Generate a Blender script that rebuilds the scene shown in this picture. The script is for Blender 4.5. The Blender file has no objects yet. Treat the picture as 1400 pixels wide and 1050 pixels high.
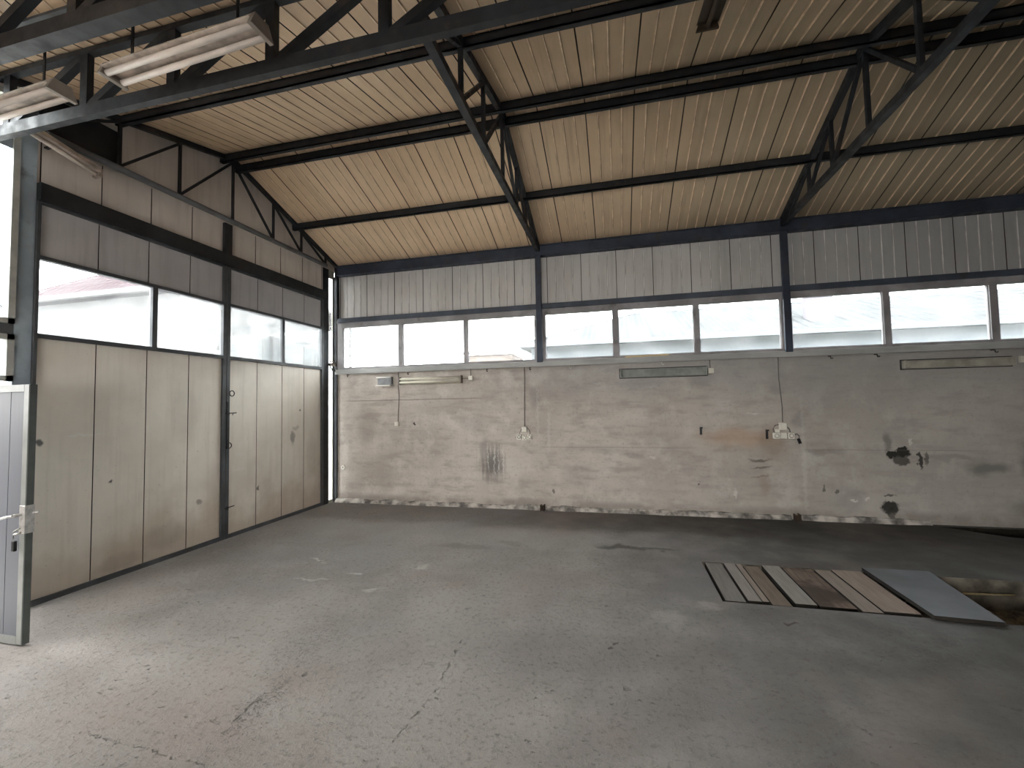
import bpy, bmesh, math, random
from mathutils import Vector, Matrix, noise
random.seed(7)
SC = bpy.context.scene
COL = SC.collection

# ------------------------------------------------------------------ mesh helpers
class MB:
    def __init__(self):
        self.bm = bmesh.new()
    def face(self, pts, mi=0):
        f = self.bm.faces.new([self.bm.verts.new(p) for p in pts]); f.material_index = mi
        return f
    def box(self, x0, x1, y0, y1, z0, z1, mi=0, bev=0.0):
        return self.hexa([(x0,y0,z0),(x1,y0,z0),(x1,y1,z0),(x0,y1,z0),(x0,y0,z1),(x1,y0,z1),(x1,y1,z1),(x0,y1,z1)], mi, bev)
    def hexa(self, c, mi=0, bev=0.0):
        vs = [self.bm.verts.new(p) for p in c]
        fs = [self.bm.faces.new([vs[i] for i in q]) for q in
              ((0,3,2,1),(4,5,6,7),(0,1,5,4),(1,2,6,5),(2,3,7,6),(3,0,4,7))]
        for f in fs: f.material_index = mi
        if bev > 0:
            es = list({e for f in fs for e in f.edges})
            bmesh.ops.bevel(self.bm, geom=es, offset=bev, segments=2, affect='EDGES', profile=.5)
        return self
    def beam(self, p, q, w, h, up=(0,0,1), mi=0, bev=0.0):
        """bar from p to q, w across, h along 'up'"""
        p, q = Vector(p), Vector(q); d = (q-p).normalized(); up = Vector(up)
        s = d.cross(up)
        if s.length < 1e-4: s = d.cross(Vector((1,0,0)))
        s.normalize(); u = s.cross(d).normalized()
        s *= w/2; u *= h/2
        return self.hexa([p-s-u, p+s-u, q+s-u, q-s-u, p-s+u, p+s+u, q+s+u, q-s+u], mi, bev)
    def tube(self, pts, r, n=8, mi=0, cap=True):
        pts = [Vector(p) for p in pts]; rings = []
        ref = None
        for i, p in enumerate(pts):
            d = (pts[min(i+1,len(pts)-1)]-pts[max(i-1,0)]).normalized()
            if ref is None or abs(ref.dot(d)) > .95:
                ref = Vector((0,0,1)) if abs(d.z) < .9 else Vector((1,0,0))
            a = d.cross(ref).normalized(); b = d.cross(a).normalized()
            rr = r[i] if isinstance(r,(list,tuple)) else r
            rings.append([self.bm.verts.new(p+a*rr*math.cos(2*math.pi*k/n)+b*rr*math.sin(2*math.pi*k/n)) for k in range(n)])
        for A, B in zip(rings, rings[1:]):
            for k in range(n):
                f = self.bm.faces.new((A[k],A[(k+1)%n],B[(k+1)%n],B[k])); f.material_index = mi; f.smooth = True
        if cap:
            self.bm.faces.new(rings[0][::-1]).material_index = mi; self.bm.faces.new(rings[-1]).material_index = mi
        return self
    def ring(self, c, R, r, axis='x', n=20, m=8, mi=0):
        c = Vector(c); pts = []
        for k in range(n+1):
            a = 2*math.pi*k/n
            o = {'x':(0,math.cos(a),math.sin(a)),'y':(math.cos(a),0,math.sin(a)),'z':(math.cos(a),math.sin(a),0)}[axis]
            pts.append(c+Vector(o)*R)
        return self.tube(pts, r, m, mi, cap=False)
    def ribbed(self, o, u, v, n, u0, u1, v0, v1, seam, phase, ribs=3, groove=.010, gw=.010, rib=.006, rw=.012, th=.04, smi=1, rmi=0, bmi=0):
        """sheet over u in [u0,u1], v in [v0,v1]: joints every `seam`, small raised beads between; n points into the room"""
        o, u, v, n = Vector(o), Vector(u), Vector(v), Vector(n)
        prof = [(u0,0,0)]
        k = math.floor((u0-phase)/seam)-1
        while phase+k*seam < u1+seam:
            s = phase+k*seam
            ev = [(s-gw/2,0,0),(s-gw/2,-groove,1),(s+gw/2,-groove,1),(s+gw/2,0,1)]
            for j in range(1, ribs+1):
                c = s+seam*j/(ribs+1)
                ev += [(c-rw/2,0,0),(c-rw*.2,rib,2),(c+rw*.25,rib,3),(c+rw/2,0,2)]
            prof += [e for e in ev if u0+.002 < e[0] < u1-.002]
            k += 1
        prof.append((u1,0,0))
        A = [self.bm.verts.new(o+u*a+v*v0+n*b) for a,b,_ in prof]
        B = [self.bm.verts.new(o+u*a+v*v1+n*b) for a,b,_ in prof]
        flip = u.cross(v).dot(n) < 0
        for i in range(len(prof)-1):
            q = (A[i],A[i+1],B[i+1],B[i])
            f = self.bm.faces.new(q[::-1] if flip else q); f.material_index = (0,smi,rmi,bmi)[prof[i+1][2]]
        # back face and rim give the sheet its thickness
        C = [self.bm.verts.new(o+u*a+v*b-n*th) for a,b in ((u0,v0),(u1,v0),(u1,v1),(u0,v1))]
        self.bm.faces.new(C if flip else C[::-1])
        for a,b,c,d in ((A[0],B[0],C[3],C[0]),(B[-1],A[-1],C[1],C[2])):
            self.bm.faces.new((a,b,c,d))
        self.bm.faces.new([C[0],C[1]]+A[::-1]); self.bm.faces.new([C[2],C[3]]+B)
        return self
    def out(self, name, mats, parent=None, loc=None, smooth=False, solid=True):
        """link as ONE mesh object; vertices are given in world space"""
        if solid: bmesh.ops.recalc_face_normals(self.bm, faces=self.bm.faces[:])
        off = Vector(loc) if loc is not None else (WL(parent) if parent else Vector((0,0,0)))
        bmesh.ops.translate(self.bm, verts=self.bm.verts[:], vec=-off)
        me = bpy.data.meshes.new(name); self.bm.to_mesh(me); self.bm.free()
        for m in (mats if isinstance(mats,(list,tuple)) else [mats]): me.materials.append(m)
        o = bpy.data.objects.new(name, me); COL.objects.link(o)
        if smooth:
            for p in me.polygons: p.use_smooth = True
        if parent:
            o.parent = parent; o.location = off-WL(parent); WLOC[o.name] = off
        else:
            o.location = off; WLOC[o.name] = off
        return o
WLOC = {}
def WL(o): return WLOC[o.name]
def tag(o, label=None, cat=None, group=None, kind=None):
    if label: o['label'] = label
    if cat: o['category'] = cat
    if group: o['group'] = group
    if kind: o['kind'] = kind
    return o
def empty(name, loc, label=None, cat=None, group=None, kind=None):
    o = bpy.data.objects.new(name, None); COL.objects.link(o); o.location = loc; o.empty_display_size = .1
    WLOC[o.name] = Vector(loc)
    return tag(o, label, cat, group, kind)
def bx(*a, **k): return MB().box(*a, **k)

# ------------------------------------------------------------------ materials
class NT:
    """small node-tree writer; colours and floats may be sockets or values"""
    def __init__(self, name):
        self.m = bpy.data.materials.new(name); self.m.use_nodes = True
        self.t = self.m.node_tree; self.t.nodes.clear()
        self.o = self.n('ShaderNodeOutputMaterial')
        self.pos = self.n('ShaderNodeNewGeometry').outputs['Position']
    def n(self, typ, **k):
        d = self.t.nodes.new(typ)
        for a,b in k.items(): setattr(d,a,b)
        return d
    def put(self, sock, v):
        if isinstance(v, bpy.types.NodeSocket): self.t.links.new(v, sock)
        else:
            if sock.type == 'RGBA' and len(v) == 3: v = (*v,1)
            sock.default_value = v
    def math(self, op, a, b=0.0, c=0.0, clamp=False):
        d = self.n('ShaderNodeMath', operation=op, use_clamp=clamp)
        self.put(d.inputs[0],a); self.put(d.inputs[1],b); self.put(d.inputs[2],c); return d.outputs[0]
    def vm(self, op, a, b=(0,0,0)):
        d = self.n('ShaderNodeVectorMath', operation=op)
        self.put(d.inputs[0],a)
        if op == 'SCALE': self.put(d.inputs['Scale'], b)
        else: self.put(d.inputs[1],b)
        return d.outputs['Value'] if op in ('LENGTH','DOT_PRODUCT') else d.outputs[0]
    def noise(self, scale, detail=4, rough=.55, vec=None, stretch=None, dist=0.0, color=False):
        v = self.pos if vec is None else vec
        if stretch: v = self.vm('MULTIPLY', v, stretch)
        d = self.n('ShaderNodeTexNoise'); self.put(d.inputs['Vector'], v)
        d.inputs['Scale'].default_value = scale; d.inputs['Detail'].default_value = detail
        d.inputs['Roughness'].default_value = rough; d.inputs['Distortion'].default_value = dist
        return d.outputs['Color' if color else 'Fac']
    def ramp(self, f, a, b, c0=0.0, c1=1.0, smooth=True):
        d = self.n('ShaderNodeMapRange', interpolation_type='SMOOTHSTEP' if smooth else 'LINEAR')
        self.put(d.inputs['Value'],f)
        for i,v in zip(('From Min','From Max','To Min','To Max'),(a,b,c0,c1)): d.inputs[i].default_value = v
        return d.outputs['Result']
    def mix(self, f, a, b, mode='MIX'):
        d = self.n('ShaderNodeMix', data_type='RGBA', blend_type=mode)
        self.put(d.inputs[0],f); self.put(d.inputs[6],a); self.put(d.inputs[7],b); return d.outputs[2]
    def bump(self, h, strength=.3, dist=.01):
        d = self.n('ShaderNodeBump'); d.inputs['Strength'].default_value = strength; d.inputs['Distance'].default_value = dist
        self.put(d.inputs['Height'],h); return d.outputs[0]
    def sep(self, v=None):
        d = self.n('ShaderNodeSeparateXYZ'); self.put(d.inputs[0], self.pos if v is None else v); return d.outputs
    def comb(self, x, y, z):
        d = self.n('ShaderNodeCombineXYZ')
        for s,v in zip(d.inputs,(x,y,z)): self.put(s,v)
        return d.outputs[0]
    def blot(self, P, c, r, soft=.5, amp=1.0):
        """1 inside an ellipsoid round c with radii r, fading over `soft`"""
        v = self.vm('DIVIDE', self.vm('SUBTRACT', P, c), r)
        return self.ramp(self.vm('LENGTH', v), 1.0, 1.0-soft, 0, amp)
    def done(self, color, rough=.7, metal=0.0, normal=None, spec=.3):
        b = self.n('ShaderNodeBsdfPrincipled')
        self.put(b.inputs['Base Color'],color); self.put(b.inputs['Roughness'],rough); self.put(b.inputs['Metallic'],metal)
        b.inputs['Specular IOR Level'].default_value = spec
        if normal is not None: self.put(b.inputs['Normal'],normal)
        self.t.links.new(b.outputs[0], self.o.inputs['Surface']); return self.m

def plain(name, col, rough=.6, metal=0.0, var=.25, scale=6, spec=.3):
    n = NT(name); f = n.noise(scale,5)
    d = tuple(c*(1-var) for c in col); l = tuple(min(1,c*(1+var*.6)) for c in col)
    return n.done(n.mix(n.ramp(f,.3,.7), d, l), rough, metal, n.bump(n.noise(60,3),.15,.002), spec)

def m_steel(name='dark_painted_steel', base=(.009,.011,.014)):
    n = NT(name)
    rust = n.ramp(n.noise(5,6,.65),.55,.72); dust = n.ramp(n.noise(2.2,4),.4,.7)
    c = n.mix(dust, base, tuple(b*1.6+.004 for b in base)); c = n.mix(n.math('MULTIPLY',rust,.55), c, (.05,.034,.024))
    return n.done(c, n.ramp(n.noise(9),.3,.7,.45,.7), 0, n.bump(n.noise(70,3),.2,.002), .4)

def m_floor():
    n = NT('worn_concrete_floor'); x,y,z = n.sep()
    big = n.noise(.55,5,.6); mid = n.noise(2.3,6,.62); fine = n.noise(26,5,.7); grit = n.noise(120,2,.6)
    c = n.mix(n.ramp(big,.35,.66), (.198,.184,.172), (.282,.265,.25))
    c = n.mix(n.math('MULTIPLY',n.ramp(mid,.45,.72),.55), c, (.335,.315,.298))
    c = n.mix(n.math('MULTIPLY',n.ramp(n.noise(1.1,4,vec=n.vm('ADD',n.pos,(9,3,1))),.5,.75),.5), c, (.20,.165,.145))
    c = n.mix(n.math('MULTIPLY',n.ramp(fine,.50,.70),.6), c, (.105,.098,.093))
    c = n.mix(n.math('MULTIPLY',n.ramp(grit,.57,.70),.4), c, (.44,.42,.40))
    # dirty strip that runs along the foot of the back wall, heavier towards the pits
    wob = n.math('ADD', y, n.math('MULTIPLY', n.math('SUBTRACT',n.noise(1.3,4),.5), .45))
    strip = n.math('MULTIPLY', n.ramp(wob,-1.12,-.86), n.ramp(x,1.2,6.5,.3,.8))
    c = n.mix(strip, c, (.085,.072,.062))
    wob2 = n.math('ADD', y, n.math('MULTIPLY', n.math('SUBTRACT',n.noise(2.0,4),.5), .5))
    lane = n.math('MULTIPLY', n.math('MULTIPLY', n.ramp(wob2,-1.95,-1.6), n.ramp(wob2,-1.05,-1.25)), .35)
    c = n.mix(lane, c, (.33,.315,.295))
    c = n.mix(n.math('MULTIPLY',n.ramp(n.math('ADD',x,n.math('MULTIPLY',n.math('SUBTRACT',mid,.5),3.0)),3.2,7.8),.9), c, (.052,.053,.049))  # floor colour darkened to the right, standing in for weaker light
    pat = n.noise(.8,3,.5,vec=n.vm('ADD',n.pos,(3,7,2)))
    c = n.mix(n.ramp(pat,.52,.68,0,.35), c, (.215,.215,.222))
    c = n.mix(n.ramp(pat,.46,.32,0,.3), c, (.255,.205,.185))
    # oil marks
    wv = n.vm('ADD', n.pos, n.vm('SCALE', n.vm('SUBTRACT', n.noise(5,4,color=True), (.5,.5,.5)), .35))
    for (cx,cy,rx,ry,a) in ((4.95,-1.62,.45,.10,.75),(5.35,-1.6,.2,.06,.7),(3.1,-1.9,.5,.12,.25),(3.6,-1.7,.3,.1,.2),
                            (4.6,-3.9,.9,.5,.25),(9.3,-1.1,1.2,.35,.5),(7.6,-3.6,1.2,.5,.22),(6.12,-3.11,.035,.02,1),(4.83,-3.7,.02,.025,.9)):
        c = n.mix(n.blot(wv,(cx,cy,0),(rx,ry,1),.7,a), c, (.05,.045,.04))
    for (cx,cy,rx,ry,a) in ((2.3,-2.9,.12,.04,.6),(1.7,-2.6,.2,.03,.5),(5.25,-3.2,.2,.14,.2),(5.55,-2.95,.14,.10,.22),(2.0,-3.1,.25,.03,.4),(2.9,-2.6,.1,.05,.45),(2.7,-3.2,.12,.05,.4)):
        c = n.mix(n.blot(wv,(cx,cy,0),(rx,ry,1),.8,a), c, (.50,.48,.45))
    # cracks: polylines, their edges roughened by noise
    P2 = n.comb(x,y,0.0)
    P2 = n.vm('ADD', P2, n.vm('SCALE', n.vm('SUBTRACT', n.noise(14,4,.65,color=True), (.5,.5,.5)), .075))
    crack = None
    for A,B,w in CRACKS:
        A = Vector((A[0],A[1],0)); B = Vector((B[0],B[1],0)); d = B-A
        pa = n.vm('SUBTRACT', P2, A)
        h = n.math('DIVIDE', n.vm('DOT_PRODUCT', pa, d), d.length_squared, clamp=True)
        dist = n.vm('LENGTH', n.vm('SUBTRACT', pa, n.vm('SCALE', tuple(d), h)))
        k = n.ramp(dist, w*1.4, w*.3)
        crack = k if crack is None else n.math('MAXIMUM', crack, k)
    crack = n.math('MULTIPLY', crack, n.ramp(n.noise(11,5,.65),.44,.60))
    chip = n.vm('MULTIPLY', n.vm('ADD', n.pos, n.vm('SCALE', n.noise(3,2,color=True), .2)), (.62,1.25,1))
    pits = n.math('MAXIMUM', n.ramp(n.noise(15,4,.6,vec=chip),.66,.73), n.ramp(n.noise(34,3,.55,vec=chip),.665,.72))
    pits = n.math('MULTIPLY', pits, n.ramp(n.noise(1.4,4),.40,.58,.25,1))
    rub = n.math('MAXIMUM', n.blot(wv,(2.92,-4.7,0),(.13,.48,1),.9,1), n.blot(wv,(2.75,-4.0,0),(.4,.5,1),.9,.7))
    rub = n.math('MULTIPLY', rub, n.ramp(n.noise(48,3,.6),.52,.62))
    pits = n.math('MAXIMUM', pits, rub)
    c = n.mix(n.math('MULTIPLY',crack,.75), c, (.075,.066,.06))
    c = n.mix(n.math('MULTIPLY',pits,.62), c, (.085,.075,.068))
    h = n.math('SUBTRACT', n.math('ADD', n.math('MULTIPLY',fine,.7), n.math('MULTIPLY',mid,.6)), n.math('MULTIPLY',n.math('MAXIMUM',crack,pits),.9))
    return n.done(c, n.ramp(mid,.3,.7,.62,.85), 0, n.bump(h,.75,.02), .25)

def m_plaster():
    n = NT('stained_cement_render'); x,y,z = n.sep()
    big = n.noise(.7,5,.6); mid = n.noise(2.6,6,.62); fine = n.noise(22,5,.68)
    trow = n.noise(3.5,5,.6,stretch=(.55,1,2.4))
    c = n.mix(n.ramp(big,.35,.65), (.40,.355,.315), (.52,.47,.42))
    c = n.mix(n.math('MULTIPLY',n.ramp(trow,.45,.68),.7), c, (.32,.28,.245))
    c = n.mix(n.math('MULTIPLY',n.ramp(mid,.48,.68),.55), c, (.60,.56,.515))
    c = n.mix(n.math('MULTIPLY',n.ramp(fine,.52,.72),.5), c, (.22,.20,.18))
    spk = n.ramp(n.noise(38,2,.5),.70,.76)
    c = n.mix(n.math('MULTIPLY',spk,.5), c, (.62,.60,.57))
    c = n.mix(n.ramp(x,2.8,10.0,0,.5), c, (.29,.285,.265))  # fading light along the wall painted in: darker towards the right
    wv = n.vm('ADD', n.pos, n.vm('SCALE', n.vm('SUBTRACT', n.noise(4,4,color=True), (.5,.5,.5)), .22))
    wf = n.vm('ADD', n.pos, n.vm('SCALE', n.vm('SUBTRACT', n.noise(16,4,color=True), (.5,.5,.5)), .12))
    tall = n.vm('ADD', n.pos, n.vm('SCALE', n.vm('SUBTRACT', n.noise(3,3,stretch=(9,1,.6),color=True), (.5,.5,.5)), .35))
    soft = [ # centre x,z  radii  amount  colour
        (2.92,.70,.28,.36,.75,(.12,.115,.11)), (2.78,.95,.12,.25,.35,(.16,.15,.14)),
        (9.43,.73,.32,.13,.65,(.10,.105,.10)), (9.85,.85,.14,.32,.6,(.11,.115,.11)), (9.0,.86,.6,.06,.4,(.16,.15,.14)),
        (8.35,1.02,.06,.2,.6,(.10,.10,.095)), (7.6,.93,.35,.06,.4,(.15,.14,.13)), (7.35,1.35,.12,.14,.35,(.16,.16,.15)),
        (6.55,1.12,.75,.22,.55,(.40,.27,.18)), (7.0,1.05,.25,.35,.5,(.24,.17,.12)),
        (6.83,.80,.20,.035,.75,(.10,.085,.075)), (6.85,.69,.18,.022,.7,(.11,.09,.075)), (6.84,.58,.17,.018,.5,(.14,.11,.09)), (6.88,.45,.1,.2,.35,(.25,.17,.11)),
        (3.62,1.75,.12,.25,.45,(.19,.18,.17)), (4.5,.95,.7,.10,.25,(.22,.20,.18)), (5.1,.86,.2,.07,.4,(.19,.175,.16)),
        (6.1,1.95,.3,.12,.4,(.2,.19,.18)), (5.2,1.95,.8,.14,.25,(.24,.24,.235)), (2.6,1.35,.3,.2,.3,(.25,.23,.21)),
        (.62,1.35,.3,.55,.4,(.25,.215,.185)), (1.0,.5,.35,.4,.25,(.27,.24,.21)), (9.9,.25,.45,.15,.5,(.12,.115,.105)),
        (4.3,.55,.35,.3,.3,(.26,.24,.22)), (7.9,.3,.3,.25,.3,(.2,.2,.2)), (7.1,1.9,.16,.3,.35,(.22,.22,.22))]
    for cx,cz,rx,rz,a,col in soft:
        src = tall if rz > .3 and cx < 3.2 and cx > 2.5 else wv
        c = n.mix(n.blot(src,(cx,0,cz),(rx,3,rz),.75,a), c, col)
    for cx,cz,rx,rz,a in ((8.35,.20,.12,.10,.95),(8.37,.12,.05,.12,.8),(8.36,.36,.08,.02,.7),
                          (8.42,.89,.09,.055,1),(8.54,.93,.09,.08,1),(8.5,.82,.12,.08,.8),(8.72,.82,.035,.14,.9),(8.79,.85,.03,.1,.6),
                          (1.55,1.34,.025,.03,.9),(3.9,.28,.02,.05,.6),(6.02,.45,.015,.03,.8),(7.6,.42,.02,.05,.6),(7.75,.4,.02,.03,.6)):
        c = n.mix(n.blot(wf,(cx,0,cz),(rx,3,rz),.35,a), c, (.022,.022,.02))
    for cx,cz,rx,rz,a in ((3.85,1.2,.03,.55,.22),(3.68,1.5,.02,.7,.2),(7.38,.9,.035,1.1,.16),(8.62,1.06,.03,.05,.7),(5.4,.83,.06,.03,.5),
                          (7.95,.28,.06,.03,.7),(8.1,.3,.04,.02,.7),(6.5,.32,.02,.1,.6),(6.75,1.45,.14,.012,.5),(6.4,1.63,.10,.012,.4),(4.6,1.95,.1,.012,.4),(2.95,.75,.012,.35,.6),(3.02,.72,.01,.33,.6),(3.1,.75,.012,.33,.5),(2.84,.78,.012,.34,.5)):
        c = n.mix(n.blot(wf,(cx,0,cz),(rx,3,rz),.6,a), c, (.62,.60,.57))
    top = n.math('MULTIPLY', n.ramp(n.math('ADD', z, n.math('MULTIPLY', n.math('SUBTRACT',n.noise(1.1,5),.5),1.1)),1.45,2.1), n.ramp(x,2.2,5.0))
    c = n.mix(n.math('MULTIPLY',top,.45), c, (.245,.245,.25))  # shade and dirt below the sill, painted as one band
    # day joint in the render
    wz = n.math('ADD', z, n.math('MULTIPLY', n.math('SUBTRACT', n.noise(1.5,4),.5), .03))
    for zz,x0,x1,a in ((1.765,.1,3.0,.55),(.97,3.6,6.2,.25),(.95,7.4,9.6,.25)):
        l = n.math('MULTIPLY', n.ramp(n.math('ABSOLUTE', n.math('SUBTRACT', wz, zz)), .014,.003), n.math('MULTIPLY', n.ramp(x,x0,x0+.3), n.ramp(x,x1,x1-.5)))
        c = n.mix(n.math('MULTIPLY', l, a), c, (.13,.115,.1))
    # splash dirt close to the floor
    c = n.mix(n.math('MULTIPLY', n.ramp(wz,.2,.08), n.ramp(mid,.35,.6,.15,.6)), c, (.16,.14,.12))
    h = n.math('ADD', n.math('MULTIPLY',fine,.5), n.math('ADD', n.math('MULTIPLY',trow,.6), n.math('MULTIPLY',mid,.4)))
    return n.done(c, .85, 0, n.bump(h,.5,.015), .2)

def m_sheet(name, c0, c1, dirt, amt=.5, along=(6,6,.5), rough=.55, right_shade=None):
    """coated metal sheet with streaky grime"""
    n = NT(name)
    st = n.noise(1.6,5,.6,stretch=along); big = n.noise(.8,4,.6); fine = n.noise(30,4,.7)
    c = n.mix(n.ramp(big,.35,.66), c0, c1)
    c = n.mix(n.math('MULTIPLY',n.ramp(st,.45,.75),amt), c, dirt)
    c = n.mix(n.math('MULTIPLY',n.ramp(fine,.6,.8),.3), c, tuple(d*.7 for d in dirt))
    if right_shade:
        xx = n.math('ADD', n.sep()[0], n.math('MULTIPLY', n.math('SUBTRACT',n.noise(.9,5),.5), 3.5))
        c = n.mix(n.ramp(xx,right_shade[1],right_shade[2],0,right_shade[3]), c, right_shade[0])  # dimmer light of the right bays, with grime, mixed into the sheet colour
    return n.done(c, rough, 0, n.bump(n.noise(3,3),.08,.02), .3)

def m_gate():
    n = NT('grubby_cream_gate_sheet'); x,y,z = n.sep()
    st = n.noise(2.2,5,.6,stretch=(6,6,.4)); big = n.noise(.9,4,.6); fine = n.noise(14,6,.72)
    c = n.mix(n.ramp(big,.35,.66), (.64,.59,.52), (.76,.71,.635))
    c = n.mix(n.math('MULTIPLY',n.ramp(st,.45,.72),.35), c, (.54,.49,.42))
    # hand and wheel dirt on the lower half
    low = n.ramp(n.math('ADD', z, n.math('MULTIPLY', n.math('SUBTRACT',n.noise(1.8,5),.5),1.2)), .75,.1)
    c = n.mix(n.math('MULTIPLY',low,.55), c, (.44,.345,.25))
    c = n.mix(n.math('MULTIPLY',n.math('MULTIPLY',n.ramp(fine,.6,.76), n.ramp(z,2.2,.3,.15,.8)),.6), c, (.17,.135,.10))
    flk = n.math('MULTIPLY', n.ramp(n.noise(42,3,.6),.66,.72), n.ramp(n.noise(1.7,4),.42,.6))
    c = n.mix(n.math('MULTIPLY',flk,.6), c, (.15,.11,.08))
    wv = n.vm('ADD', n.pos, n.vm('SCALE', n.vm('SUBTRACT', n.noise(9,4,color=True), (.5,.5,.5)), .12))
    for cy,cz,ry,rz,a,col in ((-4.06,1.385,.035,.045,.9,(.05,.05,.05)),(-3.5,.95,.02,.02,.9,(.06,.05,.05)),(-2.55,.55,.06,.025,.6,(.13,.10,.08)),
            (-2.95,.28,.3,.2,.32,(.20,.165,.13)),(-2.75,1.6,.25,.5,.2,(.3,.25,.2)),(-1.02,1.2,.06,.14,.6,(.12,.1,.09)),(-.95,1.35,.1,.04,.4,(.2,.17,.14)),
            (-.85,1.62,.02,.03,.8,(.06,.05,.05)),(-2.1,1.6,.02,.03,.8,(.1,.08,.06)),(-3.4,.14,.3,.1,.3,(.25,.20,.15)),(-1.68,.55,.03,.03,.8,(.07,.06,.05)),(-.6,.9,.15,.5,.2,(.35,.3,.25))):
        c = n.mix(n.blot(wv,(0,cy,cz),(2,ry,rz),.6,a), c, col)
    for cy,cz,ry,rz,a in ((-3.72,1.43,.2,.012,.8),(-1.95,1.2,.12,.02,.6),(-1.98,1.05,.1,.03,.6),(-2.0,.85,.14,.03,.5)):
        c = n.mix(n.blot(wv,(0,cy,cz),(2,ry,rz),.6,a), c, (.72,.69,.64))
    return n.done(c, .5, 0, n.bump(n.noise(2.2,3),.1,.03), .3)

def m_glass(name='dusty_window_glass', dust=.03):
    n = NT(name)
    tr = n.n('ShaderNodeBsdfTransparent'); tr.inputs[0].default_value = (.93,.96,.97,1)
    gl = n.n('ShaderNodeBsdfGlossy'); gl.inputs['Roughness'].default_value = .05
    tl = n.n('ShaderNodeBsdfTranslucent'); tl.inputs[0].default_value = (.86,.88,.90,1)
    fr = n.n('ShaderNodeFresnel'); fr.inputs[0].default_value = 1.45
    m1 = n.n('ShaderNodeMixShader'); n.put(m1.inputs[0], n.math('MULTIPLY',fr.outputs[0],.6)); n.t.links.new(tr.outputs[0],m1.inputs[1]); n.t.links.new(gl.outputs[0],m1.inputs[2])
    m2 = n.n('ShaderNodeMixShader'); n.put(m2.inputs[0], n.ramp(n.noise(3,5,.6),.3,.75,dust*.6,dust*1.6)); n.t.links.new(m1.outputs[0],m2.inputs[1]); n.t.links.new(tl.outputs[0],m2.inputs[2])
    n.t.links.new(m2.outputs[0], n.o.inputs['Surface']); return n.m

def m_tiles(name, c0, c1):
    n = NT(name); x,y,z = n.sep()
    wx = n.math('SINE', n.math('MULTIPLY',x,2*math.pi/.3)); row = n.math('FRACT', n.math('MULTIPLY',z,5.5))
    c = n.mix(n.ramp(n.noise(2,5),.3,.7), c0, c1)
    c = n.mix(n.ramp(row,.16,.02,0,.7), c, tuple(v*.35 for v in c0))
    return n.done(c, .9, 0, n.bump(n.math('ADD',wx,n.math('MULTIPLY',row,-.8)),.8,.05), 0.0)

def m_wood(name, c0, c1, stain=None, axis=(14,1.2,14)):
    n = NT(name); g = n.noise(2.4,6,.62,stretch=axis); f = n.noise(3,5)
    c = n.mix(n.ramp(g,.3,.7), c0, c1)
    if stain: c = n.mix(n.ramp(f,.42,.62,0,.85), c, stain)
    return n.done(c, .8, 0, n.bump(g,.35,.006), .2)

def _poly(pts,w): return [(a,b,w) for a,b in zip(pts,pts[1:])]
CRACKS = (_poly([(2.92,-4.98),(2.90,-4.85),(2.87,-4.72),(2.91,-4.56),(2.98,-4.38)],.013) + _poly([(3.80,-5.0),(3.79,-4.69),(3.815,-4.56),(3.84,-4.3),(3.79,-3.85)],.009)
          + _poly([(3.79,-3.85),(3.77,-3.2)],.004) + _poly([(2.19,-5.05),(2.62,-5.07),(3.0,-5.09)],.006) + _poly([(2.03,-4.72),(2.16,-4.5)],.004))
STEEL = m_steel()
STEEL_L = m_steel('grey_painted_steel', (.05,.055,.06))
STEEL_P = m_steel('grey_worn_pipe', (.10,.105,.11))
STEEL_W = m_steel('weathered_window_steel', (.21,.20,.205))
STEEL_B2 = m_steel('blue_painted_steel', (.022,.029,.045))  # blue haze round the windows mixed into the steel colour
STEEL_B = m_steel('dark_bare_bolt_steel', (.015,.015,.016))
FLOOR = m_floor(); PLASTER = m_plaster(); GATE = m_gate()
RIBSHADE = plain('grime_beside_bead', (.52,.375,.245), .9); BEAD = plain('bare_bead_crest', (.80,.64,.47), .6)  # bead shadow lines and lit crests put into colour, with some grime
WRIBSHADE = plain('grey_grime_beside_bead', (.38,.37,.355), .9); WBEAD = plain('clean_bead_crest', (.74,.72,.70), .5)  # same painted shade and highlight for the grey wall beads
SEAM = plain('grimy_panel_joint', (.045,.036,.028), .9)
ROOFSHEET = m_sheet('dusty_brown_roof_sheet', (.62,.45,.295), (.71,.53,.36), (.43,.305,.20), .6, (7,.45,.6), right_shade=((.19,.175,.125),2.6,9.0,.74))
WALLSHEET = m_sheet('grey_white_wall_sheet', (.47,.455,.44), (.55,.535,.52), (.34,.32,.30), .5, (7,7,.5), right_shade=((.27,.28,.285),5.5,9.5,.6))
GABLESHEET = m_sheet('grey_brown_gable_sheet', (.56,.51,.47), (.66,.61,.565), (.40,.355,.32), .5, (7,7,.5))
GLASS = m_glass()
UPGATE = m_sheet('grey_upper_gate_sheet', (.44,.43,.44), (.52,.505,.51), (.33,.31,.31), .5, (7,7,.5))
SILL = m_sheet('dusty_grey_sill', (.30,.30,.29), (.40,.40,.385), (.20,.20,.19), .5, (1,6,6), .7)
CREAM = plain('yellowed_lamp_enamel', (.50,.47,.39), .45, 0, .2)
GREYENAMEL = plain('greenish_grey_lamp_enamel', (.22,.235,.215), .6, 0, .25)
BEIGEENAMEL = plain('dirty_beige_lamp_enamel', (.34,.32,.27), .6, 0, .25)
RUSTENAMEL = plain('grubby_white_lamp_enamel', (.52,.45,.39), .5, 0, .4, 9)
TUBE = plain('white_fluorescent_tube', (.80,.78,.74), .3, 0, .06); DTUBE = plain('dusty_fluorescent_tube', (.66,.59,.53), .4, 0, .12)
CAPM = plain('aged_lampholder_plastic', (.27,.235,.20), .6)
WHITEP = plain('ivory_socket_plastic', (.68,.66,.58), .4, 0, .12)
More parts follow.
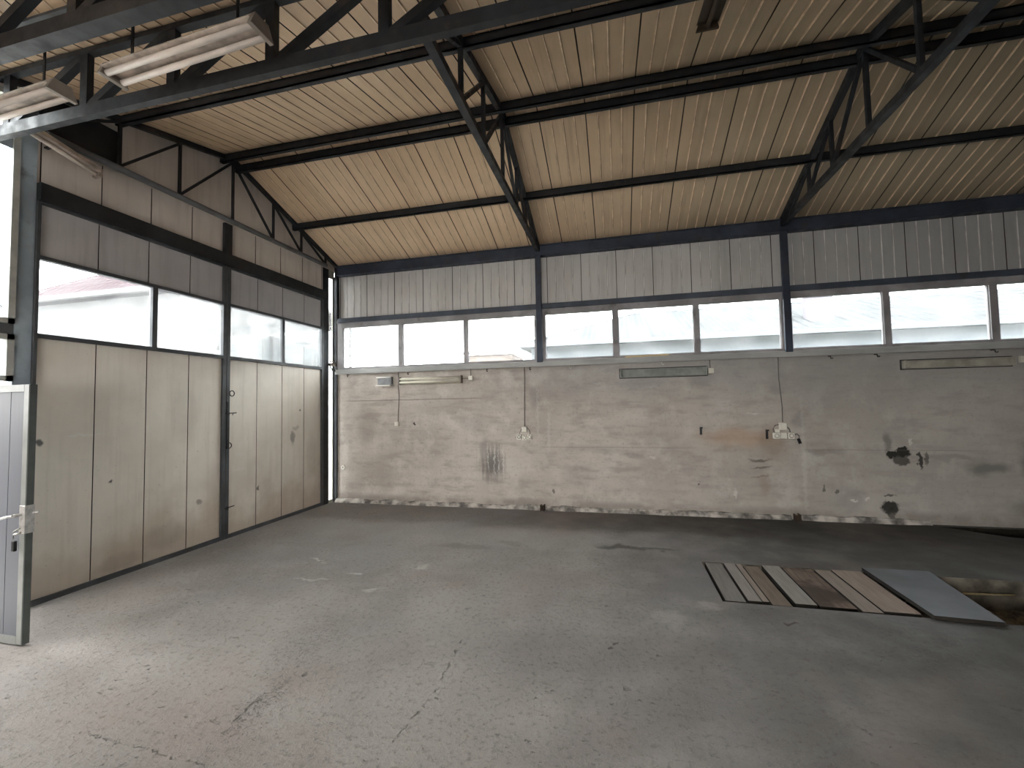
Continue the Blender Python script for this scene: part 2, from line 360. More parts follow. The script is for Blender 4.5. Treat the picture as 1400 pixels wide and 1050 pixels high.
DARKP = plain('black_plastic', (.012,.012,.013), .5)
CABLE = plain('grey_cable_sheath', (.14,.13,.125), .7)
BROWNLAMP = plain('dark_brown_lamp_housing', (.045,.03,.018), .6)
MORTAR = plain('broken_pale_mortar', (.36,.335,.305), .95, 0, .75, 7)
RUSTY = plain('rusty_cut_steel', (.05,.032,.022), .85, 0, .5, 14)
DOORGREY = m_sheet('grey_door_sheet', (.082,.087,.099), (.102,.108,.121), (.07,.074,.083), .35, (7,7,.5))
DOORFR = plain('pale_door_frame_paint', (.19,.195,.185), .45, 0, .18)
DOOREDGE = plain('dark_green_grey_door_edge', (.06,.068,.064), .6)
CHROME = plain('worn_bright_metal', (.55,.54,.52), .35, .7, .3, 20)
PLATE = plain('blue_grey_steel_plate', (.12,.132,.148), .5, .2, .22, 3)
PITM = plain('rough_pit_concrete', (.16,.145,.115), .95, 0, .7, 5)
PITD = plain('oily_black_sump', (.022,.019,.014), .7, 0, .6, 8)  # near-black walls and bottom of the shallow pit by the back wall
DEBRIS = plain('dusty_pit_debris', (.24,.22,.17), .95, 0, .6, 14)

# ------------------------------------------------------------------ dimensions (metres; x along the back wall, y into it, z up)
XR, YF = 14.6, -11.6
RIDGE_Y, RIDGE_Z = -2.22, 4.97
SF, SN = .351, .235          # roof falls: towards the back wall / towards the valley
def roof_z(y): return RIDGE_Z-SF*(y-RIDGE_Y) if y >= RIDGE_Y else RIDGE_Z+SN*(y-RIDGE_Y)
VAL_Y = -4.69; VAL_Z = roof_z(VAL_Y); RIDGE2 = -6.95
PIT = (5.70, 9.70, -2.835, -1.925)

# ------------------------------------------------------------------ floor with its two pits
def floor():
    m = MB(); bm = m.bm
    loops = [[(-.12,YF-.1),(XR+.1,YF-.1),(XR+.1,.12),(-.12,.12)],
             [(PIT[0],PIT[2]),(PIT[0],PIT[3]),(PIT[1],PIT[3]),(PIT[1],PIT[2])],
             [(8.80,-.085),(8.93,-.16),(9.10,-.32),(9.30,-.45),(9.6,-.50),(10.4,-.52),(11.2,-.5),(11.2,-.07)]]
    es = []
    for L in loops:
        vs = [bm.verts.new((x,y,0)) for x,y in L]
        es += [bm.edges.new((vs[i],vs[(i+1)%len(vs)])) for i in range(len(vs))]
    bmesh.ops.triangle_fill(bm, edges=es, use_beauty=True, normal=(0,0,1))
    for f in bm.faces:
        if f.normal.z < 0: f.normal_flip()
    # walls and bottoms of the pits
    for L,d in ((loops[1],1.35),(loops[2],.30)):
        n = len(L)
        for i in range(n):
            a,b = L[i],L[(i+1)%n]
            steps = 12; 
            m.face([(a[0],a[1],0),(b[0],b[1],0),(b[0],b[1],-d),(a[0],a[1],-d)], 1 if d > 1 else 2)
        m.face([(x,y,-d) for x,y in L], 1 if d > 1 else 2)
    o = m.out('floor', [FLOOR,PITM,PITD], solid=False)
    return tag(o,'worn cracked grey concrete workshop floor','floor',kind='structure')
floor()

# debris at the bottom of the open pit end: nobody could count it
def debris():
    m = MB()
    nx,ny = 60,24; x0,x1,y0,y1 = 7.3,9.69,-2.83,-1.93
    g = [[m.bm.verts.new((x0+(x1-x0)*i/nx, y0+(y1-y0)*j/ny,
          -.60+.34*(j/ny)**1.3+.16*noise.noise((i*.16,j*.2,3))+.05*noise.noise((i*.6,j*.6,7)))) for j in range(ny+1)] for i in range(nx+1)]
    for i in range(nx):
        for j in range(ny): m.bm.faces.new((g[i][j],g[i+1][j],g[i+1][j+1],g[i][j+1]))
    o = m.out('rubble', DEBRIS, solid=False, smooth=True)
    tag(o,'heap of pale earth and rubbish lying in the open end of the pit','rubble',kind='stuff')
    p = MB().tube([(7.85,-2.0,-.11),(8.25,-1.97,-.105)],.008,8).out('rod', m_wood('pale_stick',(.30,.24,.13),(.38,.31,.18)), loc=(7.85,-2.0,-.11))
    tag(p,'thin yellowish rod lying just below the far edge of the open pit','rod')
debris()

# boards over the pit (each lies loose in the frame of the pit)
BG = m_wood('grey_weathered_board',(.155,.147,.135),(.205,.195,.18)); BL = m_wood('pale_grey_board',(.215,.20,.185),(.27,.255,.235))
BB = m_wood('brown_board',(.13,.105,.08),(.185,.15,.12)); BD = m_wood('oil_stained_board',(.11,.08,.062),(.19,.145,.115),(.045,.032,.026))
BP = m_wood('pinkish_beige_board',(.225,.18,.15),(.285,.235,.20)); BT = m_wood('tan_board',(.205,.175,.15),(.26,.225,.195))
boards = [(5.726,5.880,-2.825,-1.955,0,BG,'grey weathered board at the left end of the pit cover'),
          (5.904,6.006,-2.790,-1.930,0,BL,'pale board second from the left end of the pit cover'),
          (6.014,6.062,-2.785,-1.930,0,BT,'narrow beige strip, slimmest board of the pit cover'),
          (6.074,6.214,-2.828,-1.965,-.004,BB,'light brown board left of the widest black gap in the pit cover'),
          (6.252,6.408,-2.780,-1.932,.002,BL,'pale grey board right of the widest black gap, left of the oil-stained one'),
          (6.428,6.686,-2.775,-1.935,-.006,BD,'dark brown oil-stained board in the middle of the pit cover'),
          (6.698,6.836,-2.828,-1.968,.002,BT,'tan board right of the dark oil-stained board'),
          (6.854,7.098,-2.790,-1.932,0,BP,'wide pinkish beige board beside the blue-grey steel plate')]
EDGE = plain('blackened_board_edge',(.02,.017,.014),.95)  # sides painted black so the gaps read as shaded
for x0,x1,y0,y1,dz,mt,lb in boards:
    m = MB(); m.box(x0,x1,y0,y1,-.045+dz,.004+dz,1)
    m.bm.faces.ensure_lookup_table(); m.bm.faces[1].material_index = 0
    tag(m.out('pit_board',[mt,EDGE],loc=((x0+x1)/2,(y0+y1)/2,dz)),lb,'board','boards over the inspection pit')
m = MB(); m.hexa([(7.135,-2.865,.004),(7.545,-2.885,.004),(7.665,-1.90,.004),(7.125,-1.905,.004),(7.135,-2.865,.034),(7.545,-2.885,.034),(7.665,-1.90,.034),(7.125,-1.905,.034)],1); m.bm.faces.ensure_lookup_table(); m.bm.faces[1].material_index = 0
tag(m.out('steel_plate',[PLATE,EDGE],loc=(7.36,-2.4,.004)),'blue-grey steel plate lying over the pit at the end of the boards','plate')

# ------------------------------------------------------------------ back wall
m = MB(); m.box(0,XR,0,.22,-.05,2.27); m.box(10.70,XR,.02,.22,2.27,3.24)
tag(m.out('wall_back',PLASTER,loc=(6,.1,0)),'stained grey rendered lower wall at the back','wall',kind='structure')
m = MB(); m.ribbed((0,.05,0),(1,0,0),(0,0,1),(0,-1,0),.0,XR,3.24,4.28,.54,.09,th=.05,rw=.018,rmi=2,bmi=3)
tag(m.out('wall_back_upper',[WALLSHEET,SEAM,WRIBSHADE,WBEAD],loc=(6,.05,3.24),solid=False),'ribbed grey-white sheet band above the back windows','wall',kind='structure')

# sill ledge
m = MB()
m.box(.07,XR,-.075,.05,2.262,2.30,bev=.006); m.box(.07,XR,-.082,-.062,2.235,2.318,bev=.004)
tag(m.out('trim_1',SILL,loc=(6,0,2.25)),'dusty grey window sill along the back wall','sill',kind='structure')

# broken mortar kerb at the foot of the wall
def kerb(xa,xb,seed):
    m = MB(); n = int((xb-xa)/.045); prev = None
    for i in range(n+1):
        x = xa+(xb-xa)*i/n
        a = noise.noise((x*2.1,seed,0)); b = noise.noise((x*9,seed,5)); c = noise.noise((x*3.3,seed,9))
        w = .062+.03*a+.018*b; h = max(.02,.062+.022*c+.014*b)
        r = [m.bm.verts.new(p) for p in ((x,.01,-.02),(x,-w-.012,-.02),(x,-w+.004*b,h*.45),(x,-w*.55,h*.95),(x,.01,h+.012*a))]
        if prev:
            for k in range(4): m.bm.faces.new((prev[k],r[k],r[k+1],prev[k+1]))
        prev = r
    return m
m = kerb(.07,3.70,1.3); m2 = kerb(3.80,7.18,4.1); m3 = kerb(7.30,8.78,8.8)
for q,nm,lb in ((m,'baseboard_back','left'),(m2,'baseboard_back_2','middle'),(m3,'baseboard_back_3','right')):
    tag(q.out(nm,MORTAR,solid=True),'broken pale mortar kerb at the foot of the back wall, %s stretch'%lb,'kerb',kind='structure')

# cut-off column stubs at the floor
for x,y,lb in ((3.735,-.085,'rusty cut-off steel stub at the foot of the back wall under the left socket group'),(7.235,-.10,'rusty cut-off steel stub at the foot of the back wall below the right socket group')):
    m = MB(); m.box(x-.032,x-.020,y-.03,y+.07,0,.085); m.box(x+.020,x+.032,y-.03,y+.07,0,.09); m.box(x-.032,x+.032,y+.01,y+.02,0,.075)
    tag(m.out('steel_stub',RUSTY,loc=(x,y,0)),lb,'steel stub')

# columns of the back wall
COLX = [3.745,7.235,10.73]
CL = ['slim dark steel column in the back wall, nearest the gate','slim dark steel column in the back wall behind the stained wall patch','slim dark steel column in the back wall at the far right']
for x,lb in zip(COLX,CL):
    m = MB(); m.box(x-.045,x+.045,-.095,-.052,2.302,3.998,bev=.004)
    tag(m.out('steel_column',STEEL_B2,loc=(x,0,2.3)),lb,'column',kind='thing')
# eave beam and window head rail
m = MB(); m.box(.10,XR,-.07,.04,4.00,4.17,bev=.005); m.box(.10,XR,-.10,-.07,4.00,4.012); m.box(.10,XR,-.10,-.07,4.158,4.17)
tag(m.out('eave_beam',STEEL_B2,loc=(6,0,4.0)),'dark steel eave beam running along the top of the back wall','beam',kind='thing')
m = MB(); m.box(.10,XR,-.05,.045,3.155,3.235,bev=.004)
tag(m.out('window_head_rail',m_steel('blue_grey_rail_paint',(.04,.05,.068)),loc=(6,0,3.16)),'dark steel rail above the row of back windows','rail',kind='thing')  # rail colour lifted to blue for the window haze

# clerestory windows (one per light)
WIN = [(.18,1.27),(1.35,2.46),(2.53,3.66),(3.83,4.875),(4.955,6.03),(6.105,7.17),(7.31,8.40),(8.48,9.56),(9.645,10.66)]
WLB = ['first','second','third','fourth','fifth','sixth','seventh','eighth','ninth','tenth']
for i,(a,b) in enumerate(WIN):
    la = .07 if i == 0 else (WIN[i-1][1]+a)/2; rb = (b+WIN[i+1][0])/2+.002 if i < len(WIN)-1 else b+.036
    e = empty('window_%d'%(i+1),((a+b)/2,0,2.32),'%s light from the gate end in the high row of back windows'%WLB[i],'window',None,'structure')
    m = MB(); t = .036
    m.box(la,a,-.02,.05,2.318,3.155); m.box(b,rb,-.02,.05,2.318,3.155)
    m.box(a,b,-.02,.05,2.318,2.36); m.box(a,b,-.02,.05,3.062,3.155)
    m.box(a,a+.008,.0,.03,2.36,3.062); m.box(b-.008,b,.0,.03,2.36,3.062)
    m.out('window_frame',STEEL_W,e)
    bx(a-.005,b+.005,.018,.023,2.35,3.07).out('pane',GLASS,e)

# ------------------------------------------------------------------ things on the back wall
def wall_lamp(x0,x1,z0,z1,housing,label,tubes,tubemat=TUBE,openends=False):
    e = empty('fluorescent_lamp',((x0+x1)/2,0,z0),label,'lamp','fluorescent lamps on the back wall')
    h = z1-z0; zc = (z0+z1)/2
    m = MB()
    if openends: # bare tray: back, two lips
        m.box(x0+.02,x1-.02,-.03,.003,z0+.012,z1-.012,bev=.003); m.box(x0,x1,-.055,.003,z1-.014,z1-.004); m.box(x0,x1,-.055,.003,z0+.004,z0+.014)
    else:
        m.hexa([(x0+.01,-.05,z0+.02),(x1-.01,-.05,z0+.02),(x1-.01,0,z0),(x0+.01,0,z0),(x0+.01,-.05,z1-.02),(x1-.01,-.05,z1-.02),(x1-.01,0,z1),(x0+.01,0,z1)],bev=.004)
    m.out('housing',housing,e)
    if openends:
        m = MB(); m.box(x0-.012,x1+.012,-.012,.003,z0-.012,z0-.001); m.box(x0-.012,x1+.012,-.012,.003,z1+.001,z1+.012); m.box(x0-.012,x0-.001,-.012,.003,z0-.001,z1+.001); m.box(x1+.001,x1+.012,-.012,.003,z0-.001,z1+.001); m.out('back_rim',STEEL_B,e)  # thin dark strips added as a shadow line round the tray
    for x in (x0,x1-.022):
        bx(x,x+.022,-.085,.003,z0,z1,bev=.004).out('end_cap',CAPM if not openends else housing,e)
    for dz in tubes:
        MB().tube([(x0+.024,-.072,zc+dz),(x1-.024,-.072,zc+dz)],.016,12).out('tube',tubemat,e)
    return e
wall_lamp(1.30,2.43,2.015,2.145,CREAM,'yellowed fluorescent lamp on the back wall nearest the gate',(-.028,.030),plain('yellowed_tube',(.62,.60,.50),.3,0,.06))
wall_lamp(4.96,6.18,2.02,2.145,GREYENAMEL,'greenish grey lamp tray without tubes on the back wall below the fifth window',(),openends=True)
wall_lamp(8.57,9.74,2.02,2.13,BEIGEENAMEL,'dirty beige lamp tray on the back wall at the right edge',(),openends=True)
# short reflector lamp left of the first lamp
e = empty('bulkhead_lamp',(1.02,0,2.01),'short grey reflector lamp on the back wall left of the yellowed lamp','lamp')
m = MB(); m.box(.90,1.16,-.07,.003,2.03,2.165,bev=.008); m.out('housing',plain('grey_lamp_body',(.22,.225,.235),.5),e)
MB().tube([(.89,-.085,2.148),(1.17,-.085,2.155)],.013,10).out('tube',TUBE,e)
m = MB(); m.hexa([(.89,-.12,2.005),(1.17,-.12,2.005),(1.17,0,2.015),(.89,0,2.015),(.89,-.12,2.022),(1.17,-.12,2.022),(1.17,0,2.035),(.89,0,2.035)]); m.out('reflector',TUBE,e)

def jbox(x,z,s,label,d=.04,sock=False,name='junction_box',cat='junction box',group=None):
    e = empty(name,(x,0,z-s/2),label,cat,group)
    bx(x-s/2,x+s/2,-d,.003,z-s/2,z+s/2,bev=.008).out('body',WHITEP,e)
    if sock:
        MB().tube([(x,-d-.006,z),(x,-d+.004,z)],[s*.36,s*.40],18).out('socket_face',WHITEP,e)
        m = MB(); 
        for dx in (-.010,.010): m.tube([(x+dx,-d-.0075,z),(x+dx,-d-.004,z)],.0035,8)
        m.ring((x,-d-.006,z),s*.30,.003,'y'); m.out('contact_holes',DARKP,e)
    else:
        bx(x-s*.4,x+s*.4,-d-.005,-d+.002,z-s*.4,z+s*.4,bev=.002).out('lid',WHITEP,e)
    return e
jbox(2.575,2.095,.075,'ivory junction box on the wall right of the yellowed lamp')
jbox(6.235,2.082,.08,'ivory junction box on the wall right of the greenish grey lamp tray')
jbox(9.86,2.095,.08,'ivory junction box on the wall right of the dirty beige lamp tray')
jbox(1.235,1.355,.075,'small ivory switch on the wall below the yellowed lamp',name='light_switch',cat='switch')
jbox(3.462,1.25,.085,'ivory junction box above the three sockets of the left socket group')
for x,lb in ((3.375,'left'),(3.462,'middle'),(3.545,'right')):
    jbox(x,1.13 if lb!='middle' else 1.12,.078,'ivory wall socket, %s one of the three under the left cable drop'%lb,sock=True,name='wall_socket',cat='socket',group='wall sockets')
jbox(7.132,1.275,.10,'ivory junction box above the three sockets of the right socket group')
for x,lb in ((7.045,'left'),(7.135,'middle'),(7.225,'right')):
    jbox(x,1.145,.085,'ivory wall socket, %s one of the three under the right cable drop'%lb,sock=(lb!='middle'),name='wall_socket',cat='socket',group='wall sockets')
jbox(7.06,1.215,.05,'small grey round-edged box between the right junction box and its left socket')

def cable(pts,label,r=.006):
    return tag(MB().tube(pts,r,8).out('cable',CABLE,loc=pts[-1]),label,'cable')
cable([(1.262,-.008,2.24),(1.26,-.008,2.0),(1.275,-.008,1.85),(1.27,-.008,1.75),(1.258,-.008,1.55),(1.25,-.008,1.40)],'thin grey cable dropping from the sill to the small ivory switch')
cable([(3.478,-.008,2.24),(3.476,-.008,2.0),(3.468,-.008,1.7),(3.463,-.008,1.295)],'thin grey cable dropping from the sill to the left socket group')
cable([(7.115,-.008,2.24),(7.112,-.008,1.95),(7.125,-.008,1.75),(7.138,-.008,1.55),(7.134,-.008,1.33)],'thin grey cable dropping from the sill to the right socket group')
cable([(2.575,-.008,2.24),(2.575,-.008,2.135)],'short cable from the sill down to the junction box beside the yellowed lamp')
cable([(2.43,-.03,2.09),(2.535,-.02,2.09)],'short cable joining the yellowed lamp to its junction box',.005)
cable([(6.225,-.008,2.24),(6.23,-.008,2.125)],'short cable from the sill down to the junction box beside the greenish grey tray')
cable([(6.18,-.02,2.07),(6.193,-.02,2.075)],'stub of cable between the greenish grey tray and its junction box',.008)
def loop(cx,cz,w,h,y=-.01): return [(cx-w*math.cos(a)*.5*1.0,y,cz+h*math.sin(a)) for a in [math.pi*k/12 for k in range(13)]]
cable([(3.42,-.012,1.26),(3.40,-.012,1.235),(3.385,-.012,1.2),(3.378,-.012,1.172)],'short curved cable from left junction box to its left socket',.005)
cable([(3.505,-.012,1.275),(3.53,-.012,1.245),(3.548,-.012,1.205),(3.545,-.012,1.17)],'short curved cable from left junction box to its right socket',.005)
cable([(7.083,-.012,1.30),(7.035,-.012,1.285),(7.01,-.012,1.235),(7.02,-.012,1.19)],'short curved cable from right junction box to its left socket',.006)
cable([(7.182,-.012,1.265),(7.215,-.012,1.235),(7.222,-.012,1.19)],'short curved cable from right junction box to its right socket',.006)
cable([(7.268,-.02,1.155),(7.30,-.025,1.17),(7.325,-.025,1.14),(7.318,-.03,1.10)],'curled lead hanging from the rightmost wall socket',.006)
e = empty('plug',(7.325,-.03,1.04),'black plug dangling from the lead beside the right socket group','plug')
m = MB(); m.beam((7.318,-.0125,1.105),(7.338,-.0125,1.035),.035,.03,up=(0,1,0),bev=.005); m.out('body',DARKP,e)
MB().tube([(7.335,-.03,1.04),(7.342,-.03,1.015)],.004,6).out('pin',CHROME,e)
# iron cleats fixed on the wall around the rusty patch
for x,z,h,lb in ((6.07,1.215,.11,'black iron cleat on the wall left of the rusty stain'),(6.93,1.165,.13,'black iron cleat on the wall just left of the right socket group')):
    m = MB(); m.box(x-.012,x+.012,-.03,.003,z-h/2,z+h/2,bev=.003); m.box(x-.012,x+.022,-.04,-.02,z+h/2-.02,z+h/2)
    tag(m.out('iron_cleat',STEEL_B,loc=(x,0,z-h/2)),lb,'cleat')
# round socket low by the corner
e = empty('cable_outlet',(.20,0,.58),'small round pale outlet low on the wall near the gate corner','outlet')
MB().tube([(.185,0,.60),(.185,-.02,.60)],.038,18).out('cover',WHITEP,e); MB().tube([(.185,-.017,.60),(.185,-.023,.60)],.010,10).out('hole',DARKP,e)
# hooks under the sill
HK = [(.31,'in the corner by the gate'),(1.47,'above the yellowed lamp'),(2.87,'between the yellowed lamp and the column'),(3.58,'just left of the left cable drop'),(4.21,'right of the left cable drop'),
      (5.57,'above the greenish grey tray'),(7.74,'right of the right cable drop'),(8.28,'just left of the beige tray'),(9.55,'above the beige tray')]
for x,lb in HK:
    m = MB(); m.tube([(x-.005,.004,2.226),(x-.005,-.05,2.226),(x-.005,-.066,2.222),(x-.005,-.066,2.205),(x,-.07,2.19),(x+.012,-.075,2.188),(x+.018,-.077,2.2)],.006,8)
    tag(m.out('hook',CHROME if x in (4.21,5.57) else STEEL_B,loc=(x,-.03,2.24)),'small hook under the sill '+lb,'hook','hooks under the sill')
WOODL = m_wood('pale_lath_wood',(.55,.42,.24),(.66,.53,.33),axis=(1,14,14))
tag(MB().beam((5.04,-.05,2.330),(5.66,-.055,2.338),.03,.022,bev=.003).out('wooden_lath',WOODL,loc=(5.3,-.03,2.33)),'pale wooden lath lying on the sill below the fifth window','lath')

# ------------------------------------------------------------------ left wall: gate, lintel, gable
LINZ0, LINZ1 = 3.515,3.675
def leaf(name,label,y0,y1,muls,seams):
    e = empty(name,(0,(y0+y1)/2,0),label,'gate leaf',None,'structure')
    t = .05
    m = MB()
    tl = .026 if y0 < -4 else t
    m.box(-.03,.03,y0,y0+tl,.01,LINZ0,bev=.003); m.box(-.03,.03,y1-t,y1,.01,LINZ0,bev=.003)
    m.box(-.03,.028,y0+tl,y1-t,.01,.055); m.box(-.03,.028,y0+tl,y1-t,2.305,2.345); m.box(-.03,.028,y0+tl,y1-t,3.0,3.035); m.box(-.03,.028,y0+tl,y1-t,LINZ0-.02,LINZ0)
    for a in muls: m.box(-.03,.024,a-.027,a+.027,2.345,3.0)
    m.out('frame',STEEL_L,e)
    pa = seams[0]-.47*round(seams[0]/.47)
    MB().ribbed((0,0,0),(0,1,0),(0,0,1),(1,0,0),y0+tl,y1-t,.055,2.305,.47,pa,ribs=0,gw=.009,groove=.012,th=.04).out('lower_panel',[GATE,SEAM],e,solid=False)
    MB().ribbed((0,0,0),(0,1,0),(0,0,1),(1,0,0),y0+tl,y1-t,3.035,LINZ0-.02,.47,pa,ribs=0,gw=.009,groove=.012,th=.04).out('upper_panel',[UPGATE,SEAM],e,solid=False)
    ys = [y0+tl]+muls+[y1-t]
    for a,b in zip(ys,ys[1:]):
        bx(-.012,-.007,a-.005,b+.005,2.34,3.005).out('pane',GLASS,e)
    return e
L1_ = leaf('door_1','wide cream sheeted gate leaf beside the open grey door',-4.135,-2.232,[-3.125],[-3.655,-3.19,-2.72])
L2_ = leaf('door_2','cream sheeted gate leaf next to the back corner',-2.226,-.325,[-1.245],[-1.715,-1.245,-.775])
for n_,z in (('ring_pull',1.86),('ring_latch',1.19)):
    m = MB(); m.ring((.05,-2.165 if z>1.5 else -2.20,z),.035,.006,'x'); m.out(n_,STEEL_B,L2_)
for z,l in ((1.60,.10),(.40,.08)):
    m = MB(); m.tube([(.045,-2.25,z),(.045,-2.25+l+.06,z+.008)],.007,8); m.box(.028,.05,-2.215,-2.195,z-.02,z+.02); m.out('bolt',STEEL_B,L2_)
bx(.03,.045,-2.225,-2.20,1.15,1.75).out('bolt_rod',STEEL_B,L2_)

# gate post, corner slit of glass, corner post
m = MB(); m.box(-.06,.004,-.322,-.165,0,4.098,bev=.003)
tag(m.out('gate_post',STEEL,loc=(0,-.24,0)),'dark steel gate post beside the bright slit in the corner','post',kind='thing')
m = MB(); m.box(.0,.068,-.03,-.001,0,2.275); m.box(.0,.068,-.03,.048,2.275,3.998); m.box(.0,.098,.003,.048,3.998,4.24)
tag(m.out('corner_post',STEEL,loc=(0.03,-.02,0)),'slim dark corner post between the bright slit and the back wall','post',kind='thing')
e = empty('window_11',(0,-.085,0),'narrow full-height slit of glass in the back left corner','window',None,'structure')
m = MB(); m.box(-.02,.0,-.164,-.156,0,4.098); m.box(-.012,-.002,-.05,-.0,0,4.098); m.box(-.02,.0,-.156,-.05,0,.05); m.box(-.02,.0,-.156,-.05,3.95,4.098)
m.out('window_frame',plain('pale_green_slit_frame',(.42,.44,.36),.6),e); bx(-.011,-.007,-.158,-.048,.04,3.94).out('pane',GLASS,e)
# bent bracket on the corner posts
e = empty('corner_bracket',(.04,-.09,2.36),'rusty clamp with bent pipe bridging the corner slit','bracket')
m = MB(); m.box(.006,.06,-.175,-.034,2.385,2.435,bev=.004); m.box(.006,.05,-.155,-.04,2.455,2.475); m.out('clamp',plain('rusty_pale_clamp',(.24,.20,.17),.8,0,.5,20),e)
MB().tube([(.04,-.20,2.43),(.05,-.185,2.36),(.06,-.13,2.31),(.08,-.06,2.30),(.09,-.045,2.34)],.012,8).out('bent_pipe',STEEL_B,e)

# lintel and the sheeting over it
m = MB(); m.box(-.05,.06,-4.135,-.325,LINZ0,LINZ1,bev=.004)
tag(m.out('gate_lintel',STEEL,loc=(0,-2.2,LINZ0)),'dark steel lintel beam over the gate leaves','beam',kind='thing')
m = MB(); m.box(.0,.04,-2.285,-2.175,LINZ1,4.075)
tag(m.out('lintel_strut',STEEL,loc=(0,-2.23,LINZ1)),'short dark strut between gate lintel and gable truss','strut',kind='thing')
m = MB(); m.ribbed((0,0,0),(0,1,0),(0,0,1),(1,0,0),-4.137,-.322,LINZ1-.02,4.10,.47,-3.64+.47*8,ribs=0,gw=.010,groove=.012,th=.05)
# gable triangle
pts = [(-4.137,4.10),(.10,4.10),(.10,roof_z(.10)),(RIDGE_Y,RIDGE_Z),(-4.137,roof_z(-4.137))]
fr = [m.bm.verts.new((0,y,z)) for y,z in pts]; bk = [m.bm.verts.new((-.05,y,z)) for y,z in pts]
m.bm.faces.new(fr); m.bm.faces.new(bk[::-1])
for i in range(5): m.bm.faces.new((fr[i],bk[i],bk[(i+1)%5],fr[(i+1)%5]))
tag(m.out('wall_left',[GABLESHEET,SEAM],solid=False,loc=(0,-2.2,3.66)),'grey-brown sheeted gable wall above the gate','wall',kind='structure')

# big valley column and the glazed left wall of the second bay
e = empty('valley_column',(-.04,-4.2,0),'thick blue-grey column between the gate and the open grey door','column',None,'thing')
VC = m_steel('blue_grey_painted_column',(.25,.30,.34))
bx(-.09,.012,-4.255,-4.137,0,4.44,bev=.004).out('shaft',VC,e)
bx(.0,.013,-4.392,-4.14,3.885,3.98).out('seat_plate',VC,e)
bx(-.004,.03,-4.14,-3.53,4.12,4.50).out('x',STEEL).name = 'gusset_plate'
o = bpy.data.objects['gusset_plate']; tag(o,'dark steel plate closing the near corner of the gable truss','plate')

FRW = plain('pale_glazing_frame',(.42,.43,.40),.55,0,.2)
def glz(name,label,y0,y1,z0,z1,muls=()):
    e = empty(name,(0,(y0+y1)/2,z0),label,'window',None,'structure'); t = .045; m = MB()
    m.box(-.04,.03,y0,y0+t,z0,z1); m.box(-.04,.03,y1-t,y1,z0,z1); m.box(-.04,.03,y0,y1,z0,z0+t); m.box(-.04,.03,y0,y1,z1-t,z1)
    for a in muls: m.box(-.04,.03,a-.02,a+.02,z0,z1)
    m.out('window_frame',FRW,e); bx(-.012,-.007,y0+t-.005,y1-t+.005,z0+t-.005,z1-t+.005).out('pane',GLASS,e)
glz('window_12','tall bright window above the open grey door',-4.98,-4.257,2.40,4.36)
glz('window_13','low transom window just above the open grey door',-5.36,-4.257,1.92,2.31)
m = MB(); m.box(-.06,.012,-5.36,-4.98,2.40,4.36); m.box(-.06,.012,-5.46,-4.257,2.31,2.40); m.box(-.06,.06,-5.46,-5.36,0,4.42)
tag(m.out('trim_2',STEEL_L,loc=(0,-5.4,0)),'steel transom and jamb beside the glazed left wall','frame',kind='structure')
bx(-.06,.0,YF,-5.46,2.40,4.36).out('wall_left_third',GABLESHEET,loc=(0,-9,2.4))
tag(bpy.data.objects['wall_left_third'],'closed sheeting high in the left wall behind the viewer','wall',kind='structure')
m = MB(); m.box(-.06,.0,YF,-5.46,0,2.31); tag(m.out('wall_left_second',GATE,loc=(0,-6.3,0)),'sheeted wall of the second bay beside the open door','wall',kind='structure')
m = MB(); m.box(-.06,.05,YF,-5.46,2.31,2.40); tag(m.out('trim_3',STEEL_L,loc=(0,-7,2.3)),'steel transom over the open second gate','frame',kind='structure')
pts = [(YF,4.36),(-4.257,4.36),(-4.257,roof_z(-4.257)),(VAL_Y,VAL_Z),(RIDGE2,RIDGE_Z),(YF,VAL_Z)]
m = MB(); fr = [m.bm.verts.new((0,y,z)) for y,z in pts]; bk = [m.bm.verts.new((-.05,y,z)) for y,z in pts]
m.bm.faces.new(fr); m.bm.faces.new(bk[::-1])
for i in range(6): m.bm.faces.new((fr[i],bk[i],bk[(i+1)%6],fr[(i+1)%6]))
tag(m.out('wall_left_gable',GABLESHEET,loc=(0,-6.9,4.36)),'sheeted gable over the second bay of the left wall','wall',kind='structure')

